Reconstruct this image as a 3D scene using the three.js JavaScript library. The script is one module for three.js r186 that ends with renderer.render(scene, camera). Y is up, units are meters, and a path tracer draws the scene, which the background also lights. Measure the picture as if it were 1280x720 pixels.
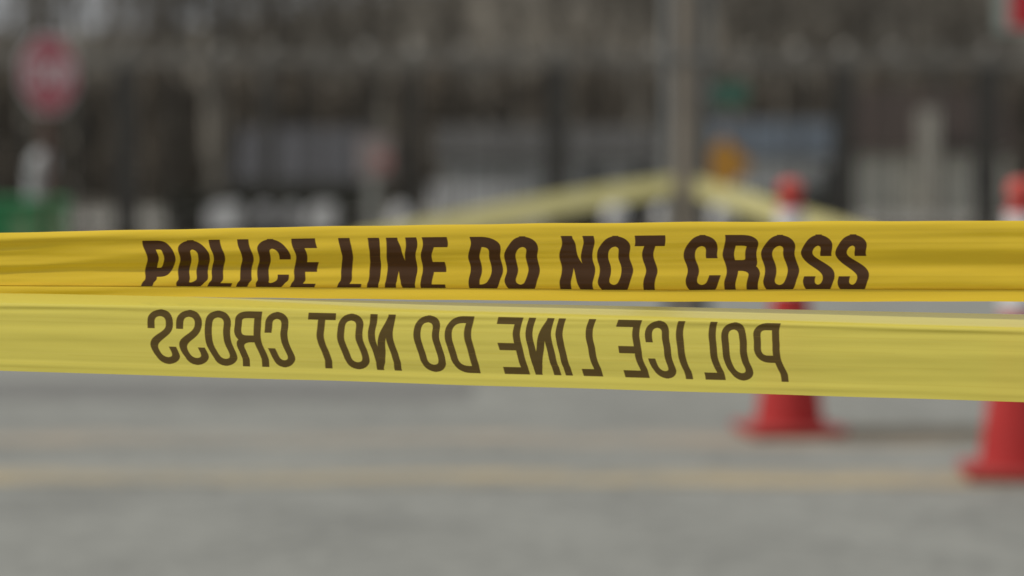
import * as THREE from 'three';
import { mergeGeometries } from 'three/addons/utils/BufferGeometryUtils.js';
import { RoundedBoxGeometry } from 'three/addons/geometries/RoundedBoxGeometry.js';
import { TextGeometry } from 'three/addons/geometries/TextGeometry.js';
import { FontLoader } from 'three/addons/loaders/FontLoader.js';
import { ImprovedNoise } from 'three/addons/math/ImprovedNoise.js';

// ---------------------------------------------------------------- camera, sky, sun, exposure
const F = 3011, EYE = 1.07, PITCH = Math.atan(135 / F);      // focal length in photograph pixels (1280 wide), eye height, tilt
const scene = new THREE.Scene();
const camera = new THREE.PerspectiveCamera(2 * Math.atan(360 / F) * 180 / Math.PI, 16 / 9, 0.1, 900);
camera.position.set(0, EYE, 0);
camera.rotation.set(-PITCH, 0, 0);
camera.updateMatrixWorld(true);
camera.focus = 2.30;
camera.userData.fStop = camera.getFocalLength() / 31;         // a 31 mm wide aperture: soft background behind the sharp tape

function overcastSky() {
  const W = 256, H = 128, d = new Float32Array(W * H * 4), n = new ImprovedNoise();
  for (let j = 0; j < H; j++) for (let i = 0; i < W; i++) {
    const el = (j + 0.5) / H * Math.PI - Math.PI / 2, az = (i + 0.5) / W * 2 * Math.PI;
    const x = Math.cos(el) * Math.cos(az), y = Math.sin(el), z = Math.cos(el) * Math.sin(az);
    const c = n.noise(x * 2 + 3, y * 4, z * 2) * 0.5 + n.noise(x * 5, y * 9 + 7, z * 5) * 0.25;
    const L = (0.44 + 0.34 * Math.max(0, y)) * (1 + 0.16 * c), k = (j * W + i) * 4;
    d[k] = L * 0.96; d[k + 1] = L * 1.0; d[k + 2] = L * 1.03; d[k + 3] = 1;
  }
  const t = new THREE.DataTexture(d, W, H, THREE.RGBAFormat, THREE.FloatType);
  t.mapping = THREE.EquirectangularReflectionMapping; t.magFilter = t.minFilter = THREE.LinearFilter; t.needsUpdate = true;
  return t;
}
scene.background = scene.environment = overcastSky();
scene.environmentIntensity = 1;
const sun = new THREE.DirectionalLight(new THREE.Color(1, 0.95, 0.87), 3.0);   // a veiled sun, high on the left
sun.position.set(-39, 36, -11);
sun.castShadow = true; sun.shadow.radius = 3; sun.shadow.mapSize.set(2048, 2048);
Object.assign(sun.shadow.camera, { left: -80, right: 80, top: 80, bottom: -80, near: 1, far: 250 });
sun.target.position.set(0, 0, -20);
scene.add(sun, sun.target);

const renderer = new THREE.WebGLRenderer({ antialias: true });
renderer.setSize(1024, 576);
renderer.toneMapping = THREE.LinearToneMapping;
renderer.toneMappingExposure = 1.0;
renderer.shadowMap.enabled = true;

// ---------------------------------------------------------------- helpers
let seed = 7;
const rnd = () => { seed = (seed * 1664525 + 1013904223) >>> 0; return seed / 4294967296; };
const rr = (a, b) => a + (b - a) * rnd();
const noise = new ImprovedNoise();
const V = (x, y, z) => new THREE.Vector3(x, y, z);
const right = V(1, 0, 0), up = V(0, Math.cos(PITCH), -Math.sin(PITCH)), fwd = V(0, -Math.sin(PITCH), -Math.cos(PITCH));
const at = (px, py, d) => V(0, EYE, 0).addScaledVector(right, (px - 640) / F * d).addScaledVector(up, (360 - py) / F * d).addScaledVector(fwd, d);
const gx = (px, d) => (px - 640) / F * d;                     // metres to the side of the lens axis, for something d metres off
const gy = (py, d) => EYE + (225 - py) / F * d;               // metres above the ground
const taken = {};
const numbered = (n) => { const k = taken[n] = (taken[n] ?? -1) + 1; return k ? `${n}_${String(k).padStart(3, '0')}` : n; };
function tag(o, label, category, group, kind) {
  if (label) o.userData.label = label;
  if (category) o.userData.category = category;
  if (group) o.userData.group = group;
  if (kind) o.userData.kind = kind;
  return o;
}
function thing(name, label, category, [x, y, z] = [0, 0, 0], turn = 0, group) {
  const o = new THREE.Group(); o.name = numbered(name); o.position.set(x, y, z); o.rotation.y = turn;
  scene.add(o); return tag(o, label, category, group);
}
function mesh(name, geo, mat, parent = scene) {
  const g = Array.isArray(geo) ? mergeGeometries(geo.map((q) => (q.index ? q.toNonIndexed() : q))) : geo;
  const o = new THREE.Mesh(g, mat); o.name = parent === scene ? numbered(name) : name;
  o.castShadow = o.receiveShadow = true; parent.add(o); return o;
}
const structure = (name, geo, mat, label) => tag(mesh(name, geo, mat), label, 'ground', null, 'structure');
const box = (w, h, d, x = 0, y = 0, z = 0) => new THREE.BoxGeometry(w, h, d).translate(x, y, z);
const rbox = (w, h, d, r, x = 0, y = 0, z = 0) => new RoundedBoxGeometry(w, h, d, 3, r).translate(x, y, z);
const cyl = (r0, r1, h, x = 0, y = 0, z = 0, n = 20) => new THREE.CylinderGeometry(r1, r0, h, n).translate(x, y, z);
const col = (r, g, b) => new THREE.Color().setRGB(r, g, b);
const std = (r, g, b, rough = 0.8, metal = 0, more = {}) => new THREE.MeshStandardMaterial({ color: col(r, g, b), roughness: rough, metalness: metal, ...more });
const fbm = (x, y, o = 4) => { let s = 0, a = 0.5; for (let k = 0; k < o; k++) { s += a * noise.noise(x, y, 3.7 * k + 0.5); x *= 2.03; y *= 2.03; a *= 0.5; } return s; };
function colourMap(w, h, f, rep) {                             // f(u, v) -> linear rgb
  const d = new Uint8Array(w * h * 4), s = (c) => 255 * Math.min(1, c <= 0.0031308 ? 12.92 * Math.max(0, c) : 1.055 * c ** (1 / 2.4) - 0.055);
  for (let j = 0; j < h; j++) for (let i = 0; i < w; i++) { const c = f(i / w, j / h); const k = (j * w + i) * 4; d[k] = s(c[0]); d[k + 1] = s(c[1]); d[k + 2] = s(c[2]); d[k + 3] = 255; }
  const t = new THREE.DataTexture(d, w, h); t.colorSpace = THREE.SRGBColorSpace; t.wrapS = t.wrapT = THREE.RepeatWrapping;
  t.magFilter = THREE.LinearFilter; t.minFilter = THREE.LinearMipmapLinearFilter; t.generateMipmaps = true; if (rep) t.repeat.set(...rep); t.needsUpdate = true; return t;
}

// ---------------------------------------------------------------- ground, road, hillside
// crest of the wooded slope beyond the far street: lower towards the left
const hill = (x, z) => {
  const t = Math.max(0, Math.min(1, (-z - 98) / 62)), crest = 12.6 + 1.7 * Math.tanh((x + 12) / 10) + 0.8 * fbm(x * 0.05, 3.1);
  return crest * t * t * (3 - 2 * t) + 0.35 * t * fbm(x * 0.2, z * 0.2);
};
{
  const nx = 90, nz = 110, p = [], uv = [], ix = [];
  for (let j = 0; j <= nz; j++) for (let i = 0; i <= nx; i++) {
    const x = -220 + 440 * i / nx, z = j < 60 ? 40 - 300 * j / 60 * 0.79 : -197 - (j - 60) * 6;
    p.push(x, hill(x, z) - 0.02, z); uv.push(x / 8, z / 8);
  }
  for (let j = 0; j < nz; j++) for (let i = 0; i < nx; i++) { const a = j * (nx + 1) + i, b = a + nx + 1; ix.push(a, a + 1, b, a + 1, b + 1, b); }
  const g = new THREE.BufferGeometry(); g.setAttribute('position', new THREE.Float32BufferAttribute(p, 3)); g.setAttribute('uv', new THREE.Float32BufferAttribute(uv, 2)); g.setIndex(ix); g.computeVertexNormals();
  const m = std(1, 1, 1, 0.95, 0, { map: colourMap(512, 512, (u, v) => { const n = fbm(u * 12, v * 12, 5), s = 1 + 0.9 * n + 1.1 * fbm(u * 3 + 4, v * 3, 2); return [0.12 * s, 0.106 * s, 0.083 * s]; }) });
  structure('ground', g, m, 'brown winter ground rising to a wooded slope');
}
const asphalt = (base, u, v) => { const n = fbm(u * 9, v * 9, 3), g = fbm(u * 90, v * 90, 3); const s = 1 + 0.4 * n + 0.5 * g; return base.map((c) => c * s); };
const flat = (x0, x1, z0, z1, y, s = 4) => { const g = new THREE.PlaneGeometry(x1 - x0, z0 - z1, 1, 1).rotateX(-Math.PI / 2).translate((x0 + x1) / 2, y, (z0 + z1) / 2); const q = g.attributes.position, uv = g.attributes.uv; for (let i = 0; i < q.count; i++) uv.setXY(i, q.getX(i) / s, q.getZ(i) / s); return g; };
const roadMat = std(1, 1, 1, 0.85, 0, { map: colourMap(1024, 1024, (u, v) => asphalt([0.18, 0.18, 0.161], u, v)) });
structure('road', flat(-90, 90, 14, -27, 0, 6), roadMat, 'pale grey worn asphalt road');
{ // strip of darker asphalt beyond the tape on the left
  const m = std(1, 1, 1, 0.85, 0, { map: colourMap(256, 256, (u, v) => asphalt([0.125, 0.122, 0.112], u, v)) });
  structure('dark_road_strip', flat(-30, -0.2, -11.7, -12.7, 0.004, 2).rotateY(0.0), m, 'darker strip of asphalt across the road');
}
{ // shadow of the farther cone, deepened by a painted brown strip on the road
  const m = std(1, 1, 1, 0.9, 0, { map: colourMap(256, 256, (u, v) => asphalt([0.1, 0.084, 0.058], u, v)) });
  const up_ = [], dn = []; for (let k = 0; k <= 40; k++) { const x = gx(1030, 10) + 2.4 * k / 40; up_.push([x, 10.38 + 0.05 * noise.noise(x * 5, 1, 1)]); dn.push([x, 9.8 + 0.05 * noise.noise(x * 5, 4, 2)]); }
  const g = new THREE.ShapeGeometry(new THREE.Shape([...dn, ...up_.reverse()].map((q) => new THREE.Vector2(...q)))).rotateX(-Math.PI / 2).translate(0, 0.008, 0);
  structure('dark_road_strip', g, m, 'brown painted cone shadow on the road between the two cones');
}
{ // two worn centre lines, running across the view
  const paint = (c, k) => std(1, 1, 1, 0.8, 0, { map: colourMap(1024, 128, (u, v) => { const n = fbm(u * 40, v * 5, 4) + 0.5 * fbm(u * 160, v * 20, 2); const w = Math.max(0, Math.min(1, k + n * 2.2)); const a = asphalt([0.18, 0.18, 0.161], u * 3, v); return a.map((q, i) => q * (1 - w) + c[i] * w); }) });
  const line = (z, w, tilt, m, label) => { const g = flat(-40, 40, w / 2, -w / 2, 0, 1); const uv = g.attributes.uv; for (let i = 0; i < uv.count; i++) uv.setXY(i, uv.getX(i) / 16, uv.getY(i) / w + 0.5); const o = structure('road_line', g, m, label); o.position.set(0, 0.004, z); o.rotation.y = tilt; return o; };
  line(-8.6, 0.4, -0.016, paint([0.36, 0.28, 0.15], 0.45), 'worn yellow road line crossing beside the traffic cone');
  line(-9.9, 0.5, -0.016, paint([0.3, 0.245, 0.175], 0.42), 'faded tan road line behind the worn yellow one');
}
{ // far kerb and pavement, then the street beyond the fence
  const con = std(1, 1, 1, 0.9, 0, { map: colourMap(256, 256, (u, v) => asphalt([0.3, 0.29, 0.265], u, v)) });
  structure('pavement', box(180, 0.13, 5, 0, 0.045, -29.65), con, 'pale concrete pavement behind the road');
  structure('kerb', rbox(180, 0.15, 0.15, 0.02, 0, 0.06, -27.06), con, 'pale concrete kerb along the road');
  structure('far_street', flat(-120, 120, -54, -80, 0.0, 5), std(1, 1, 1, 0.9, 0, { map: colourMap(256, 256, (u, v) => asphalt([0.2, 0.19, 0.165], u, v)) }), 'pale street beyond the fence');
}

// ---------------------------------------------------------------- the two strips of tape in front
const FILM = '#eac72f', INK = '#4a2b00', BACK = '#dfd05c', BACK_INK = '#594404',   // the printed face of the film, and its milky back
   PX0 = -100, PERIOD = 1400;                              // one repeat of the print, in photograph pixels at the tape
// letters drawn as strokes in a box w x h, stroke t
const glyphs = {
  P: (c, w, h, t) => { c.moveTo(t / 2, h); c.lineTo(t / 2, t / 2); c.lineTo(w * 0.5, t / 2); c.quadraticCurveTo(w - t / 2, t / 2, w - t / 2, h * 0.22); c.lineTo(w - t / 2, h * 0.42); c.quadraticCurveTo(w - t / 2, h * 0.62, w * 0.5, h * 0.62); c.lineTo(t / 2, h * 0.62); },
  O: (c, w, h, t) => { const a = t / 2, r = Math.min(w * 0.42, h * 0.26); c.moveTo(a + r, a); c.lineTo(w - a - r, a); c.quadraticCurveTo(w - a, a, w - a, a + r); c.lineTo(w - a, h - a - r); c.quadraticCurveTo(w - a, h - a, w - a - r, h - a); c.lineTo(a + r, h - a); c.quadraticCurveTo(a, h - a, a, h - a - r); c.lineTo(a, a + r); c.quadraticCurveTo(a, a, a + r, a); c.closePath(); },
  D: (c, w, h, t) => { const a = t / 2, r = w * 0.5; c.moveTo(a, a); c.lineTo(w - a - r, a); c.quadraticCurveTo(w - a, a, w - a, a + r); c.lineTo(w - a, h - a - r); c.quadraticCurveTo(w - a, h - a, w - a - r, h - a); c.lineTo(a, h - a); c.closePath(); },
  L: (c, w, h, t) => { c.moveTo(t / 2, 0); c.lineTo(t / 2, h - t / 2); c.lineTo(w, h - t / 2); },
  I: (c, w, h) => { c.moveTo(w / 2, 0); c.lineTo(w / 2, h); },
  C: (c, w, h, t) => { const a = t / 2, r = w * 0.42; c.moveTo(w - a, h * 0.38); c.lineTo(w - a, a + r); c.quadraticCurveTo(w - a, a, w - a - r, a); c.lineTo(a + r, a); c.quadraticCurveTo(a, a, a, a + r); c.lineTo(a, h - a - r); c.quadraticCurveTo(a, h - a, a + r, h - a); c.lineTo(w - a - r, h - a); c.quadraticCurveTo(w - a, h - a, w - a, h - a - r); c.lineTo(w - a, h * 0.66); },
  E: (c, w, h, t) => { const a = t / 2; c.moveTo(w, a); c.lineTo(a, a); c.lineTo(a, h - a); c.lineTo(w, h - a); c.moveTo(a, h * 0.52); c.lineTo(w * 0.95, h * 0.52); },
  N: (c, w, h, t) => { const a = t / 2; c.moveTo(a, h); c.lineTo(a, 0); c.moveTo(a, t * 0.35); c.lineTo(w - a, h - t * 0.35); c.moveTo(w - a, h); c.lineTo(w - a, 0); },
  T: (c, w, h, t) => { c.moveTo(0, t / 2); c.lineTo(w, t / 2); c.moveTo(w / 2, 0); c.lineTo(w / 2, h); },
  R: (c, w, h, t) => { c.moveTo(t / 2, h); c.lineTo(t / 2, t / 2); c.lineTo(w * 0.5, t / 2); c.quadraticCurveTo(w - t / 2, t / 2, w - t / 2, h * 0.18); c.lineTo(w - t / 2, h * 0.34); c.quadraticCurveTo(w - t / 2, h * 0.5, w * 0.55, h * 0.5); c.lineTo(t / 2, h * 0.5); c.moveTo(w * 0.45, h * 0.5); c.quadraticCurveTo(w - t / 2, h * 0.52, w - t / 2, h * 0.68); c.lineTo(w - t / 2, h); },
  S: (c, w, h, t) => { const a = t / 2, r = w * 0.42; c.moveTo(w - a, h * 0.35); c.lineTo(w - a, a + r); c.quadraticCurveTo(w - a, a, w - a - r, a); c.lineTo(a + r, a); c.quadraticCurveTo(a, a, a, a + r); c.lineTo(a, h * 0.27); c.bezierCurveTo(a, h * 0.5, w - a, h * 0.5, w - a, h * 0.74); c.lineTo(w - a, h - a - r); c.quadraticCurveTo(w - a, h - a, w - a - r, h - a); c.lineTo(a + r, h - a); c.quadraticCurveTo(a, h - a, a, h - a - r); c.lineTo(a, h * 0.68); },
};
function tapePrint(letters, top, high, stroke, film, ink, mirrored, sd) {
  const W = 2048, H = 256, cv = document.createElement('canvas'); cv.width = W; cv.height = H;
  const c = cv.getContext('2d');
  c.fillStyle = film; c.fillRect(0, 0, W, H);
  // long faint draw lines of the film and thin scuffs
  for (let k = 0; k < 60; k++) {
    const v = (k * 0.6180339 + sd) % 1, u = (k * 0.7548777 + sd) % 1, l = 0.1 + 0.5 * ((k * 0.569841) % 1);
    c.fillStyle = k % 2 ? 'rgba(255,240,150,0.05)' : 'rgba(150,105,0,0.05)'; c.fillRect((u - 0.2) * W, v * H, l * W, 1 + k % 3);
  }
  const sx = W / PERIOD, sy = H / 104;                         // texture pixels to photograph pixels
  c.strokeStyle = c.fillStyle = ink; c.lineJoin = 'miter'; c.lineCap = 'butt';
  for (const [ch, x0, x1] of letters) {
    c.save(); c.scale(sx, sy); c.translate((mirrored ? x1 - 1.5 : x0) - PX0, top * 104);
    if (mirrored) c.scale(-1, 1);
    c.lineWidth = stroke; c.beginPath(); glyphs[ch](c, x1 - x0 - (mirrored && ch !== 'I' ? 3 : 0), high * 104, stroke); c.stroke(); c.restore();
  }
  // pinholes and thin scratches in the ink, along the tape
  for (let k = 0; k < 90; k++) { const u = (k * 0.7548777 + 0.3) % 1, v = (k * 0.569841 + 0.1) % 1; c.fillStyle = 'rgba(225,190,60,0.22)'; c.fillRect(u * W, v * H, 18 + 60 * ((k * 0.371) % 1), 0.8); }
  const t = new THREE.CanvasTexture(cv); t.colorSpace = THREE.SRGBColorSpace; t.wrapS = THREE.RepeatWrapping; t.wrapT = THREE.ClampToEdgeWrapping; t.anisotropy = 8; return t;
}
function sheet(cols, rows, f) {
  const p = [], uv = [], ix = [];
  for (let i = 0; i <= cols; i++) for (let j = 0; j <= rows; j++) { const [q, u, v] = f(i / cols, j / rows); p.push(q.x, q.y, q.z); uv.push(u, v); }
  for (let i = 0; i < cols; i++) for (let j = 0; j < rows; j++) { const a = i * (rows + 1) + j, b = a + rows + 1; ix.push(a, a + 1, b, a + 1, b + 1, b); }
  const g = new THREE.BufferGeometry(); g.setAttribute('position', new THREE.Float32BufferAttribute(p, 3)); g.setAttribute('uv', new THREE.Float32BufferAttribute(uv, 2)); g.setIndex(ix); g.computeVertexNormals(); return g;
}
const film = (map, through, coat) => new THREE.MeshPhysicalMaterial({ map, roughness: 0.9, transmission: through, thickness: 0, clearcoat: coat, clearcoatRoughness: 0.16, side: THREE.DoubleSide, specularIntensity: 0.1 });
const XL = -1820, XR = 3100;                                  // where the strips end, at the posts outside the picture
const softstep = (a, b, x) => { const t = Math.max(0, Math.min(1, (x - a) / (b - a))); return t * t * (3 - 2 * t); };
{
  const L = [['P', 178, 213], ['O', 219, 256], ['L', 261, 290], ['I', 296, 311], ['C', 318, 357], ['E', 364, 394], ['L', 423, 452], ['I', 459, 474], ['N', 482, 520], ['E', 527, 558], ['D', 587, 627], ['O', 632, 673], ['N', 701, 742], ['O', 748, 789], ['T', 793, 831], ['C', 857, 899], ['R', 906, 948], ['O', 954, 996], ['S', 1004, 1042], ['S', 1047, 1085]];
  const map = tapePrint(L, 0.165, 0.765, 14, FILM, INK, false, 0.2);
  const topY = (x) => 276 + 15 * (x < 1280 ? ((1280 - x) / 1280) ** (x < 0 ? 1.25 : 2) : 0), botY = (x) => 368 + 9 * softstep(-200, 900, x);
  const g = sheet(620, 96, (a, b) => {
    const px = XL + (XR - XL) * a, fold = 0.046 + 0.006 * noise.noise(px * 0.004, 1.2, 0), yF = 0.85 + 0.012 * noise.noise(px * 0.003, 5, 1);
    const m = b * (1 + 2 * fold);                              // along the film, across its width
    // a pleat near the lower edge: the film turns up behind itself, then hangs on
    let y, z;
    if (m < yF) { y = m; z = 0; } else if (m < yF + fold) { y = yF - (m - yF); z = -0.0016 * softstep(0, fold, m - yF); } else { y = yF - fold + (m - yF - fold); z = -0.0022 + 0.006 * Math.max(0, m - yF - fold) / 0.2; }
    const left = 1 - softstep(250, 700, px), r = softstep(900, 1200, px);
    const s = y;
    z -= 0.0075 * Math.exp(-s / 0.1) * (0.5 + 0.5 * softstep(-100, 300, px));
    z += (0.0009 + 0.0006 * left + 0.0005 * r) * Math.sin(2 * Math.PI * (1.25 * s + 0.12 + 0.25 * noise.noise(px * 0.002, 0.3, 4)));
    z += (0.0003 + 0.0012 * left + 0.0009 * r) * Math.sin(2 * Math.PI * (2.6 * s + 0.15 + 0.5 * noise.noise(px * 0.0018, 2.3, 9)));
    z += 0.0011 * noise.noise(px * 0.0022, s * 7, 2.5) + 0.0003 * noise.noise(px * 0.0045, s * 15 + px * 0.002, 7.5) - 0.001 * (s - 0.3);
    const q = Math.max(0, Math.min(1, (s - 0.16) / 0.7)), wl = 1 - softstep(380, 560, px);
    const wob = wl * (5.5 * Math.sin(Math.PI * q) - 1.2 * Math.sin(4 * Math.PI * q)) + (1 - wl) * (1.6 * Math.sin(4 * Math.PI * q) - 1.4 * Math.sin(2 * Math.PI * q) * softstep(650, 900, px)) + 0.6 * noise.noise(px * 0.03, s * 9, 3) - 2.5 * softstep(0.74, 0.8, s) * wl;
    const py = topY(px) + (botY(px) - topY(px)) * y + 0.9 * noise.noise(px * 0.011, 3.1, s > 0.5 ? 6 : 2) * (Math.abs(s - 0.5) * 2) ** 2;
    z += 0.0005 * noise.noise(px * 0.012 + s * 5, s * 7 - px * 0.004, 31) * (0.4 + left);
    return [at(px, py, 2.318 - z), (px - PX0 - wob) / PERIOD, 1 - Math.min(1, m)];
  });
  tag(mesh('police_tape', g, film(map, 0.35, 0.85)), 'deep yellow barrier tape, upper strip, its brown lettering readable, printed POLICE LINE DO NOT CROSS', 'tape');
}
{
  const L = [['S', 186, 221], ['S', 222, 257], ['O', 258, 293], ['R', 295, 331], ['C', 333, 365], ['T', 386, 423], ['O', 424, 459], ['N', 463, 497], ['O', 520, 555], ['D', 559, 595], ['E', 622, 656], ['N', 660, 695], ['I', 699, 711], ['L', 720, 747], ['E', 772, 805], ['C', 809, 842], ['I', 849, 861], ['L', 872, 900], ['O', 904, 938], ['P', 944, 979]];
  const map = tapePrint(L, 0.165, 0.685, 8.8, BACK, BACK_INK, true, 0.7);
  const topY = (x) => 366 + 27 * x / 1280, botY = (x) => 463.5 + 39 * x / 1280;
  const g = sheet(620, 96, (a, b) => {
    const px = XL + (XR - XL) * a, s = b;
    const lip = 0.12 + 0.05 * noise.noise(px * 0.0012, 3.3, 0.2) + 0.03 * softstep(700, 1300, px);
    const k = lip * 1.05 - s; let z = -(0.25 + 0.14 * softstep(150, 600, px)) * 0.5 * (k + Math.sqrt(k * k + 0.0002));
    z += 0.0009 * Math.exp(-(((s - lip * 1.35) / 0.03) ** 2)) * (0.4 + softstep(500, 1100, px) + 0.8 * (1 - softstep(100, 450, px)));
    z += 0.003 * Math.sin(Math.PI * Math.min(1, s * 1.05)) + 0.024 * s + 0.0012 * softstep(0.84, 0.93, s);
    z += 0.0009 * noise.noise(px * 0.0018, s * 6 + px * 0.0012, 22.5) + 0.0002 * noise.noise(px * 0.0035, s * 15 + px * 0.003, 17.5) * (1 + 4 * Math.exp(-(((s - 0.2) / 0.12) ** 2))) ;
    const q = Math.max(0, Math.min(1, (s - 0.16) / 0.7));
    const wob = 9 * q ** 1.5 - 5 * Math.sin(Math.PI * Math.min(1, q / 0.85)) - 1 + 0.8 * Math.sin(2 * Math.PI * (2.6 * s + px / 800)) + 0.5 * noise.noise(px * 0.03, s * 9, 13);
    z += 0.00035 * noise.noise(px * 0.01 - s * 4, s * 6 + px * 0.003, 41);
    const py = topY(px) + (botY(px) - topY(px)) * s + 0.8 * noise.noise(px * 0.006, 8.1, 2) * (s > 0.5 ? s : 0);
    return [at(px, py, 2.285 - z), (px - PX0 - wob) / PERIOD, 1 - s];
  });
  tag(mesh('police_tape', g, film(map, 0.35, 0.85)), 'pale yellow barrier tape, lower strip, its lettering mirrored because seen from behind', 'tape');
}
{ // steel posts outside the picture that hold the strips
  const steel = std(0.32, 0.33, 0.34, 0.5, 0.7);
  for (const [px, side] of [[XL, 'left'], [XR, 'right']]) {
    const t = thing('barrier_post', px === XL ? 'galvanised steel post holding the tape ends where the lettering starts' : 'galvanised steel post holding the tape ends where the lettering stops', 'post', [gx(px, 2.3) + (px === XL ? -0.02 : 0.02), 0, -2.305]);
    mesh('tube', cyl(0.03, 0.03, 1.25, 0, 0.645), steel, t); mesh('foot', cyl(0.2, 0.17, 0.04, 0, 0.02, 0, 32), steel, t); mesh('cap', cyl(0.034, 0.03, 0.03, 0, 1.285), std(0.02, 0.02, 0.02, 0.6), t);
  }
}

// ---------------------------------------------------------------- traffic cones
{
  const red = std(1, 1, 1, 0.85, 0, { map: colourMap(256, 256, (u, v) => { const n = fbm(u * 14, v * 6, 4), w = Math.max(0, n + 0.5 * fbm(u * 60, v * 30, 3) - 0.12) * 1.5; return [0.33 + 0.12 * n - 0.1 * w, 0.012 + 0.1 * w, 0.011 + 0.09 * w]; }) }), redBase = std(0.26, 0.024, 0.02, 0.85), white = std(0.5, 0.5, 0.5, 0.6), tipRed = std(0.45, 0.06, 0.045, 0.7);
  const R = (y) => (y < 0.07 ? 0.14 : y < 0.62 ? 0.14 - 0.07 * ((y - 0.07) / 0.55) : 0.07 - 0.018 * ((y - 0.62) / 0.36));
  const lathe = (y0, y1, off, n = 14) => { const p = []; for (let k = 0; k <= n; k++) { const y = y0 + (y1 - y0) * k / n; p.push(new THREE.Vector2(R(y) + off, y)); } return p; };
  const make = (label, x, z, turn) => {
    const t = thing('traffic_cone', label, 'traffic cone', [x, 0, z], turn, 'slim red cones standing on the road');
    mesh('base', rbox(0.4, 0.036, 0.4, 0.012, 0, 0.028, 0), redBase, t);
    for (const a of [-0.15, 0.15]) for (const b of [-0.15, 0.15]) mesh('foot', box(0.05, 0.012, 0.05, a, 0.008, b), redBase, t);
    mesh('body', new THREE.LatheGeometry([new THREE.Vector2(0.145, 0.04), new THREE.Vector2(0.143, 0.06), ...lathe(0.07, 0.975, 0), new THREE.Vector2(0.034, 0.985)], 40), red, t);
    for (const [a, b] of [[0.6, 0.75], [0.81, 0.95]]) mesh('reflective_band', new THREE.LatheGeometry([new THREE.Vector2(R(a) - 0.002, a), ...lathe(a, b, 0.003), new THREE.Vector2(R(b) - 0.002, b)], 40), white, t);
    mesh('grip', new THREE.LatheGeometry([[0.03, 0.98], [0.033, 0.995], [0.046, 1.01], [0.052, 1.03], [0.05, 1.05], [0.04, 1.066], [0.02, 1.074], [0.0001, 1.075]].map((q) => new THREE.Vector2(...q)), 32), tipRed, t);
  };
  make('slim red traffic cone with white bands on the faded tan road line', gx(988, 10.07), -10.07, 0.15);
  make('slim red traffic cone with white bands on the worn yellow road line', gx(1276, 8.62), -8.62, -0.1);
}

// ---------------------------------------------------------------- signs
const font = await new FontLoader().loadAsync('fonts/droid/droid_sans_bold.typeface.json');
const galv = std(0.2, 0.2, 0.2, 0.55, 0.5), signWhite = std(0.62, 0.58, 0.58, 0.6), signRed = std(0.36, 0.06, 0.085, 0.6);
const slab = (pts, d, bevel = 0.004) => new THREE.ExtrudeGeometry(new THREE.Shape(pts.map((q) => new THREE.Vector2(...q))), { depth: d, bevelEnabled: true, bevelSize: bevel, bevelThickness: bevel * 0.5, bevelSegments: 2 });
const ngon = (n, r, rot) => Array.from({ length: n }, (_, k) => [r * Math.cos(rot + k * 2 * Math.PI / n), r * Math.sin(rot + k * 2 * Math.PI / n)]);
{
  const d = 21.8, h = gy(93, d), t = thing('stop_sign', 'red octagonal STOP sign with white lettering on a thin post', 'sign', [gx(62, d), 0, -d], 0.96);
  mesh('post', box(0.05, h + 0.3, 0.035, 0, (h + 0.3) / 2, -0.03), std(0.1, 0.05, 0.04, 0.7, 0.2), t);
  const border = mesh('border', slab(ngon(8, 0.375, Math.PI / 8), 0.004).translate(0, h, 0), signWhite, t);
  const panel = mesh('panel', slab(ngon(8, 0.345, Math.PI / 8), 0.004).translate(0, h, 0.009), signRed, t);
  const tg = new TextGeometry('STOP', { font, size: 0.25, depth: 0.002, curveSegments: 4 }); tg.computeBoundingBox(); const b = tg.boundingBox;
  tg.translate(-(b.min.x + b.max.x) / 2, -(b.min.y + b.max.y) / 2, 0); tg.scale(0.54 / (b.max.x - b.min.x), 1, 1);
  mesh('lettering', tg.translate(0, h, 0.016), signWhite, t);
}
{
  const d = 37, h = gy(205, d), s = 0.44, t = thing('warning_sign', 'small orange diamond warning sign on a low stand beside the utility pole', 'sign', [gx(905, d), 0, -d], 0.05);
  mesh('post', box(0.045, h, 0.03, 0, h / 2, -0.03), galv, t);
  mesh('stand', [box(0.8, 0.04, 0.04, 0, 0.025, -0.03), box(0.04, 0.04, 0.8, 0, 0.066, -0.03)], galv, t);
  mesh('border', slab(ngon(4, s, 0), 0.006).translate(0, h, 0), std(0.03, 0.025, 0.02, 0.6), t);
  mesh('panel', slab(ngon(4, s - 0.03, 0), 0.004).translate(0, h, 0.011), std(0.42, 0.2, 0.02, 0.6), t);
}
{
  const d = 36, h = gy(196, d), t = thing('notice_sign', 'pale pinkish square sign with a red mark, on a pale post by the fence', 'sign', [gx(470, d), 0, -d], 0.1);
  mesh('post', box(0.16, h - 0.2, 0.05, -0.05, (h - 0.2) / 2, -0.05), std(0.3, 0.3, 0.27, 0.7), t);
  mesh('panel', rbox(0.5, 0.58, 0.02, 0.008, 0, h, 0), std(0.26, 0.215, 0.2, 0.7), t);
  mesh('red_mark', new THREE.TorusGeometry(0.085, 0.022, 8, 28).scale(1, 1, 0.2).translate(0.1, h - 0.07, 0.014), std(0.4, 0.06, 0.05, 0.5), t);
}
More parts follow.
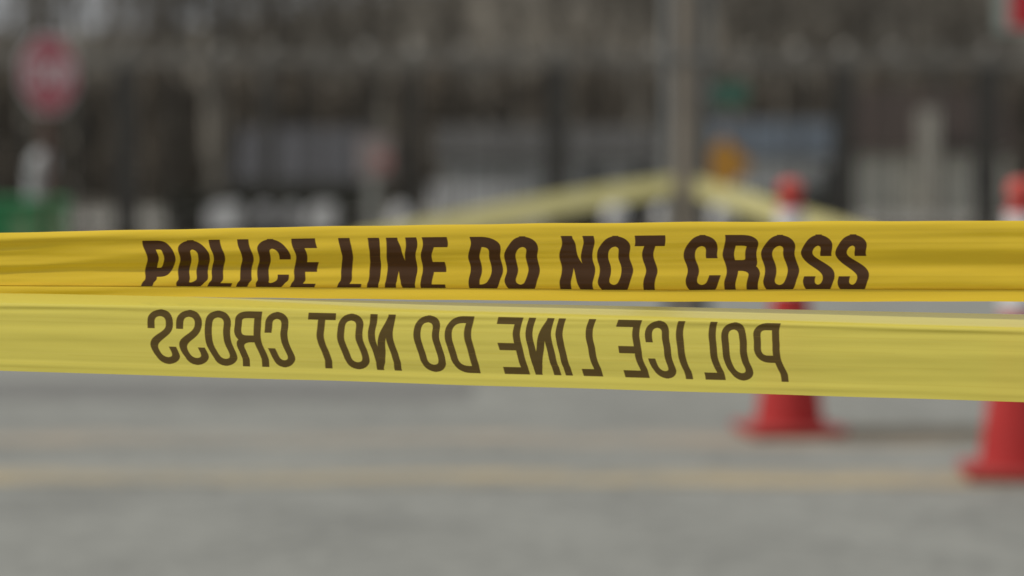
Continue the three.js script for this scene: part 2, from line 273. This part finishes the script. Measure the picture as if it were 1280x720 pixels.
{
  const d = 15, x0 = gx(1243, d), yb = gy(42, d), w = 0.6, hh = 0.6, t = thing('road_sign', 'red road sign with a wide pale border, cut by the picture corner', 'sign', [x0 + w / 2, 0, -d], 0.0);
  mesh('post', box(0.06, yb + hh, 0.04, 0.1, (yb + hh) / 2, -0.035), galv, t);
  mesh('panel', rbox(w, hh, 0.012, 0.004, 0, yb + hh / 2, 0), std(0.26, 0.3, 0.27, 0.6), t);
  mesh('red_field', rbox(w - 0.16, hh - 0.06, 0.006, 0.002, 0, yb + hh / 2, 0.0105), std(0.4, 0.012, 0.02, 0.6), t);
}

// ---------------------------------------------------------------- utility pole, street name blade, tape tied round the pole
{
  const d = 16.5, x = gx(856, d);
  const wood = std(1, 1, 1, 0.85, 0, { map: colourMap(256, 512, (u, v) => { const s = 1 + 0.7 * fbm(u * 30, v * 4, 4) + 0.4 * fbm(u * 6, v * 12, 3); return [0.185 * s, 0.16 * s, 0.13 * s]; }, [1, 3]) });
  const t = thing('utility_pole', 'brown wooden utility pole with grey conduits on its sides', 'pole', [x, 0, -d]);
  mesh('shaft', new THREE.CylinderGeometry(0.105, 0.13, 9, 28, 8).translate(0, 4.5, 0), wood, t);
  const pipe = std(0.17, 0.172, 0.165, 0.6, 0.2);
  mesh('conduit', cyl(0.035, 0.035, 6.5, -0.125, 3.26, 0.08), pipe, t); mesh('conduit', cyl(0.032, 0.032, 5, 0.135, 2.51, 0.06), pipe, t);
  for (const y of [0.5, 1.9, 3.3]) mesh('strap', rbox(0.36, 0.035, 0.02, 0.006, 0, y, 0.118), pipe, t);
  const s = thing('street_sign', 'small dark green street name sign bracketed to the utility pole', 'sign', [gx(912, 16.4), gy(118, 16.4), -16.4]);
  const green = std(0.025, 0.09, 0.062, 0.6);
  mesh('blade', rbox(0.24, 0.17, 0.008, 0.003), green, s); mesh('bracket', box(0.1, 0.03, 0.03, -0.15, 0, -0.01), galv, s);
  // barrier tape tied round the pole, running down to both sides
  const yellow = (u, v) => { const k = 1 + 0.3 * fbm(u * 20, v * 3, 3); return [0.66 * k, 0.6 * k, 0.28 * k]; };
  const m = film(colourMap(256, 32, yellow), 0.35, 0.8);
  const run = (pts, w, tw, label) => {
    const c = new THREE.CatmullRomCurve3(pts.map((q) => at(...q)));
    const g = sheet(160, 8, (a, b) => { const p = c.getPoint(a), k = (b - 0.5) * w, an = tw * Math.sin(a * 7 + 1) + 0.25; return [V(p.x, p.y + k * Math.cos(an), p.z + k * Math.sin(an) + 0.006 * Math.sin(b * 6 + a * 30)), a * 6, b]; });
    tag(mesh('tied_tape', g, m), label, 'tape', 'blurred tape tied to the pole');
  };
  run([[440, 306, 13.0], [560, 281, 14], [690, 256, 15.1], [790, 239, 15.95], [842, 231, 16.33]], 0.14, 0.25, 'pale yellow tape sloping up to the utility pole, on the STOP sign side');
  run([[868, 233, 16.33], [915, 248, 15.6], [975, 267, 14.8], [1050, 290, 13.8], [1120, 310, 12.9]], 0.15, 0.25, 'pale yellow tape sloping down from the utility pole towards the cones');
}

// ---------------------------------------------------------------- bin, vent pipe, bollards
{
  const d = 25, t = thing('litter_bin', 'bright green bin with pale panels, under the STOP sign', 'bin', [gx(30, d), 0, -d], 0.25);
  const g = std(0.02, 0.19, 0.06, 0.55), pale = std(0.16, 0.26, 0.13, 0.7), h = gy(249, d);
  mesh('body', rbox(0.84, h - 0.1, 0.6, 0.04, 0, (h - 0.1) / 2 + 0.02, 0), g, t);
  mesh('lid', rbox(0.9, 0.09, 0.66, 0.03, 0, h - 0.035, 0), g, t);
  mesh('panel', rbox(0.17, h - 0.2, 0.02, 0.008, -0.03, (h - 0.2) / 2 + 0.04, 0.306), pale, t);
  mesh('panel', rbox(0.1, h - 0.2, 0.02, 0.008, 0.35, (h - 0.2) / 2 + 0.04, 0.306), pale, t);
}
{
  const d = 27, t = thing('vent_pipe', 'white vent pipe with a rounded hood, behind the green bin', 'pipe', [gx(44, d), 0, -d]);
  const w = std(0.3, 0.31, 0.31, 0.6), h = gy(206, d);
  mesh('pipe', cyl(0.1, 0.085, h - 0.05, 0, (h - 0.05) / 2, 0, 24), w, t);
  mesh('hood', new THREE.SphereGeometry(0.14, 24, 16).scale(1, 1.15, 1).translate(0.08, h, 0), w, t);
  mesh('flange', cyl(0.16, 0.16, 0.04, 0, 0.02, 0, 24), w, t);
}
{
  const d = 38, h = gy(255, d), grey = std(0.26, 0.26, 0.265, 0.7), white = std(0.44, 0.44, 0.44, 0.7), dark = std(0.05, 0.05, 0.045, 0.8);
  const spots = [[331, grey, 0.12], [366, grey, 0.12], [501, white, 0.13], [770, white, 0.19], [831, white, 0.18], [903, white, 0.2]];
  for (const [px, m, r] of spots) {
    const t = thing('bollard', m === grey ? 'grey round topped bollard in front of the fence, between two white blocks' : px === 501 ? 'white round topped bollard in front of the fence, near the pale pinkish sign' : px === 903 ? 'white round topped bollard in front of the fence, under the orange diamond sign' : 'white round topped bollard in front of the fence, beside the utility pole', 'bollard', [gx(px, d), 0, -d], 0, 'round topped bollards in front of the fence');
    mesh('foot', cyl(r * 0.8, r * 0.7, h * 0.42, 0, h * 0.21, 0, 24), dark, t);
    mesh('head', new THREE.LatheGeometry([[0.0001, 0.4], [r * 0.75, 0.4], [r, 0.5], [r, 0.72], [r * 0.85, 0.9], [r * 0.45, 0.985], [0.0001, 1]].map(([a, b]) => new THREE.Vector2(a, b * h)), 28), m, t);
  }
  const block = (px, w, label) => {
    const t = thing('concrete_block', label, 'block', [gx(px, d), 0, -d], 0, 'pale blocks in front of the fence');
    mesh('block', slab([[-w / 2, h * 0.4], [w / 2, h * 0.4], [w / 2, h * 0.99], [-w * 0.1, h * 0.99], [-w / 2, h * 0.85]], 0.4, 0.02).translate(0, 0, -0.2), white, t);
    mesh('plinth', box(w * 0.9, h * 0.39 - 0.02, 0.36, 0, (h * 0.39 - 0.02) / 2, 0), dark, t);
  };
  block(281, 0.46, 'white concrete block with one slanted shoulder, beside a grey bollard on the STOP sign side');
  block(402, 0.38, 'white concrete block beside a grey bollard, on the pale pinkish sign side');
}

// ---------------------------------------------------------------- tall fence
{
  const d = 40, step = 179 / F * d, H = gy(72, d), t = thing('fence', 'tall dark metal fence with thick posts, greyish top rail and ball finials', 'fence', [0, 0, -d]);
  const dark = std(0.026, 0.024, 0.02, 0.7), rail = std(0.12, 0.113, 0.1, 0.7), bar = [];
  const post = [0.38, 0.22].map((w) => rbox(w, H - 0.16, 0.3, 0.02, 0, (H - 0.16) / 2, 0)), stud = rbox(0.065, H - 0.2, 0.12, 0.01, 0, (H - 0.2) / 2, 0), beam = rbox(step - 0.01, 0.17, 0.16, 0.02, 0, H - 0.06, 0), low = box(step - 0.38, 0.07, 0.06, 0, 0.25, 0);
  const ball = new THREE.SphereGeometry(0.09, 14, 10).translate(0, H + 0.11, 0), ballM = [std(0.2, 0.19, 0.17, 0.6), std(0.12, 0.115, 0.1, 0.7), std(0.27, 0.26, 0.235, 0.6)];
  const x0 = gx(160, d);
  for (let k = -9; k <= 13; k++) {
    const x = x0 + k * step;
    mesh('post', post[[0, 3, 5, 6].includes(k) ? 0 : 1], dark, t).position.x = x;
    for (const q of [0, 1, 2]) mesh('finial', ball, ballM[Math.abs(k * 5 + q * 7 + k * k) % 3], t).position.x = x + step * q / 3;
    mesh('top_rail', beam, rail, t).position.x = x + step / 2;
    mesh('bottom_rail', low, dark, t).position.x = x + step / 2;
    for (const q of [1, 2]) mesh('stud', stud, dark, t).position.x = x + step * q / 3;
    for (let q = 0; q < 18; q++) { const u = (q + 0.5) / 18; if (Math.abs(u * 3 % 1) > 0.1) bar.push(box(0.03, H - 0.3, 0.03, x + 0.18 + (step - 0.36) * u, (H - 0.3) / 2 + 0.05, -0.09)); }
  }
  tag(mesh('pickets', bar, dark, t), null, null, null, 'stuff');
}

// ---------------------------------------------------------------- houses and walls beyond the fence
{
  const house = (name, label, pxa, pxb, eave, ridge, d, wallM, roofM, opts = {}) => {
    const w = (pxb - pxa) / F * d, cx = gx((pxa + pxb) / 2, d), e = gy(eave, d), r = gy(ridge, d), t = thing(name, label, 'house', [cx, 0, -d - 2.5]);
    mesh('wall', box(w, e, 5, 0, e / 2, 0), wallM, t);
    const rf = mesh('roof', slab([[-2.9, e], [2.9, e], [0, r]], w + 0.5, 0.02).rotateY(Math.PI / 2).translate(-(w + 0.5) / 2, 0.03, 0), roofM, t);
    if (opts.chimney) { const [c, top, cw] = opts.chimney, h = gy(top, d); mesh('chimney', rbox(cw, h, 0.7, 0.02, gx(c, d) - cx, h / 2, 2.9), opts.cm, t); }
    for (const px of opts.windows || []) { const o = mesh('window', box(0.8, 1.0, 0.06, gx(px, d) - cx, e * 0.55, 2.52), std(0.5, 0.5, 0.48, 0.6), t); mesh('pane', box(0.68, 0.88, 0.02, gx(px, d) - cx, e * 0.55, 2.555), std(0.03, 0.035, 0.04, 0.15), o); }
    return t;
  };
  const beige = std(0.62, 0.6, 0.52, 0.8), grey = std(0.56, 0.57, 0.56, 0.8), rust = std(0.033, 0.021, 0.016, 0.9), slate = std(0.055, 0.07, 0.088, 0.85), lead = std(0.045, 0.0445, 0.049, 0.85), taupe = std(0.33, 0.335, 0.325, 0.8);
  house('house', 'beige house with a dark red roof and a pale chimney', 1068, 1262, 190, 112, 88, beige, rust, { chimney: [1159, 138, 0.8], cm: std(0.38, 0.36, 0.31, 0.8), windows: [1225] });
  house('house', 'pale house with a blue grey roof, behind the orange diamond sign', 905, 1050, 196, 150, 86, grey, slate, { windows: [1035] });
  house('house', 'low taupe house with a grey roof, between the pale pinkish sign and the utility pole', 550, 830, 196, 158, 92, taupe, std(0.05, 0.048, 0.045, 0.9), { windows: [740, 800] });
  house('house', 'low grey house with a violet grey roof, above the grey bollards', 300, 455, 226, 160, 90, std(0.15, 0.15, 0.13, 0.8), lead, {});
  const t = thing('garden_wall', 'low pale concrete wall in front of the taupe house', 'wall', [gx(598, 82), 0, -82]);
  mesh('wall', rbox(120 / F * 82, gy(233, 82), 0.3, 0.03, 0, gy(233, 82) / 2, 0), std(0.45, 0.45, 0.45, 0.8), t);
}

// ---------------------------------------------------------------- bare winter trees
{
  const bark = std(1, 1, 1, 0.95, 0, { map: colourMap(64, 256, (u, v) => { const s = 1 + 0.8 * fbm(u * 14, v * 5, 4); return [0.085 * s, 0.076 * s, 0.063 * s]; }) });
  const twig = std(0.13, 0.115, 0.095, 0.95);
  const limb = (a, b, r0, r1, n) => { const g = new THREE.CylinderGeometry(r1, r0, a.distanceTo(b), n, 1, true); g.translate(0, a.distanceTo(b) / 2, 0); g.applyQuaternion(new THREE.Quaternion().setFromUnitVectors(V(0, 1, 0), b.clone().sub(a).normalize())); return g.translate(a.x, a.y, a.z); };
  const makeTree = (H) => {
    const wood = [], fine = [];
    const grow = (p, dir, len, r, lvl) => {
      let q = p, dd = dir.clone(); const seg = lvl === 0 ? 6 : 3;
      for (let k = 0; k < seg; k++) {
        dd = dd.clone().add(V(rr(-1, 1), rr(-0.4, 0.8), rr(-1, 1)).multiplyScalar(lvl === 0 ? 0.07 : 0.22)).normalize();
        const e = q.clone().addScaledVector(dd, len / seg), ra = r * (1 - k / seg * 0.7), rb = r * (1 - (k + 1) / seg * 0.7);
        (lvl < 2 ? wood : fine).push(limb(q, e, ra, rb, lvl === 0 ? 10 : lvl === 1 ? 6 : 3));
        if (lvl < 4 && (lvl > 0 || k >= 1)) {
          const kids = lvl === 0 ? 3 : lvl === 1 ? 3 : 3;
          for (let c = 0; c < kids; c++) { const an = rr(0, 6.283), s = rr(0.5, 1.1); grow(q.clone().lerp(e, rr(0.2, 1)), dd.clone().multiplyScalar(0.8).add(V(Math.cos(an) * s, rr(0.1, 0.6), Math.sin(an) * s)).normalize(), len * rr(0.32, 0.5), rb * (lvl === 0 ? 0.5 : 0.6), lvl + 1); }
        }
        q = e;
      }
    };
    grow(V(0, -0.3, 0), V(0, 1, 0), H, H * 0.02, 0);
    return [mergeGeometries(wood.map((g) => g.toNonIndexed())), mergeGeometries(fine.map((g) => g.toNonIndexed()))];
  };
  const kinds = [10, 12, 9, 13].map((h) => { const [w, f] = makeTree(h); const o = new THREE.Group(); mesh('trunk', w, bark, o); mesh('crown', f, twig, o); return o; });
  const place = (x, z, k, s, label, group) => { const o = kinds[k].clone(); o.name = numbered('bare_tree'); o.position.set(x, hill(x, z) - 0.05, z); o.rotation.y = rr(0, 6.28); o.scale.setScalar(s); scene.add(o); tag(o, label, 'tree', group); };
  for (let i = 0; i < 84; i++) { const z = -104 - 62 * ((i * 0.754877) % 1), half = -z * 0.235, x = -half + 2 * half * ((i * 0.618034 + 0.13) % 1); place(x, z, i % 4, rr(0.75, 1.15), 'bare brown winter tree on the wooded slope behind the houses', 'bare trees on the slope'); }
}

// ---------------------------------------------------------------- clipped hedges behind the fence
{
  const leaf = std(0.032, 0.033, 0.022, 0.95), wood = std(0.05, 0.04, 0.03, 0.95), d = 43;
  const hedge = (pa, pb, label) => {
    const w = (pb - pa) / F * d, t = thing('hedge', label, 'hedge', [gx((pa + pb) / 2, d), 0, -d]), p = [], ix = [], H = gy(243, d);
    for (let k = 0; k < 1500 * w; k++) {
      const x = rr(-w / 2, w / 2), hh = H * (1 + 0.12 * noise.noise(x * 1.7, pa, 0.5)), c = V(x, 0.05 + hh * Math.sqrt(rnd()), rr(-0.4, 0.4)), u = V(rr(-1, 1), rr(-1, 1), rr(-1, 1)).normalize().multiplyScalar(0.05), v = V(rr(-1, 1), rr(-1, 1), rr(-1, 1)).normalize().multiplyScalar(0.03), n = p.length / 3;
      for (const [e, f] of [[-1, 0], [0, -1], [1, 0], [0, 1]]) p.push(c.x + e * u.x + f * v.x, c.y + e * u.y + f * v.y, c.z + e * u.z + f * v.z);
      ix.push(n, n + 1, n + 2, n, n + 2, n + 3);
    }
    const g = new THREE.BufferGeometry(); g.setAttribute('position', new THREE.Float32BufferAttribute(p, 3)); g.setAttribute('uv', new THREE.Float32BufferAttribute(new Float32Array(p.length / 3 * 2), 2)); g.setIndex(ix); g.computeVertexNormals();
    mesh('foliage', g, leaf, t); mesh('stems', box(w * 0.96, H * 0.5, 0.2, 0, H * 0.25, 0), wood, t);
  };
  hedge(205, 480, 'low dark hedge behind the fence, by the white blocks');
  hedge(690, 1055, 'low dark hedge behind the fence, by the utility pole');
}
// ---------------------------------------------------------------- row of dark evergreens between the houses and the slope
{
  const leaf = std(0.165, 0.138, 0.106, 0.95), wood = std(0.05, 0.04, 0.03, 0.95);
  const make = (H, R) => {
    const p = [], ix = [];
    for (let k = 0; k < 5200; k++) {
      const h = Math.pow(rnd(), 0.85), prof = Math.sqrt(Math.max(0, 1 - Math.max(0, (h - 0.72) / 0.28) ** 2)) * (0.78 + 0.22 * Math.sin(h * 9 + H)), a = rr(0, 6.283), q = R * prof * Math.sqrt(rr(0.25, 1)) * (1 + 0.25 * Math.sin(3 * a + h * 11));
      const c = V(Math.cos(a) * q, 0.15 + h * (H - 0.2), Math.sin(a) * q), u = V(rr(-1, 1), rr(-1, 1), rr(-1, 1)).normalize().multiplyScalar(0.1), v = V(rr(-1, 1), rr(-1, 1), rr(-1, 1)).normalize().multiplyScalar(0.06), n = p.length / 3;
      for (const [e, f] of [[-1, 0], [0, -1], [1, 0], [0, 1]]) p.push(c.x + e * u.x + f * v.x, c.y + e * u.y + f * v.y, c.z + e * u.z + f * v.z);
      ix.push(n, n + 1, n + 2, n, n + 2, n + 3);
    }
    const g = new THREE.BufferGeometry(); g.setAttribute('position', new THREE.Float32BufferAttribute(p, 3)); g.setAttribute('uv', new THREE.Float32BufferAttribute(new Float32Array(p.length / 3 * 2), 2)); g.setIndex(ix); g.computeVertexNormals();
    const o = new THREE.Group(); mesh('foliage', g, leaf, o); mesh('stem', cyl(0.09, 0.03, H * 0.8, 0, H * 0.4, 0, 8), wood, o); return o;
  };
  const kinds = [make(5.4, 0.85), make(5.8, 0.95), make(5.1, 0.8)];
  for (let k = -5; k < 52; k++) {
    const back = k > 27, x = back ? gx(-60 + 58 * (k - 28) + rr(-12, 12), 103) : gx(165 + 59 * (k - 1.5) + rr(-22, 22), 99), o = kinds[(k * 7 + 35) % 3].clone(); o.name = numbered('evergreen_shrub');
    o.position.set(x, back ? -0.05 + hill(x, -103.5) : 0, (back ? -103.5 : -99) - rr(-1.2, 1.2)); o.rotation.y = rr(0, 6.28); o.scale.set(1, rr(0.92, 1.04), 1); scene.add(o);
    tag(o, back ? 'round topped brownish evergreen in the second row, at the foot of the slope' : 'round topped brownish evergreen in the first row behind the houses', 'shrub', back ? 'second row of evergreens' : 'first row of evergreens');
  }
}

renderer.render(scene, camera);
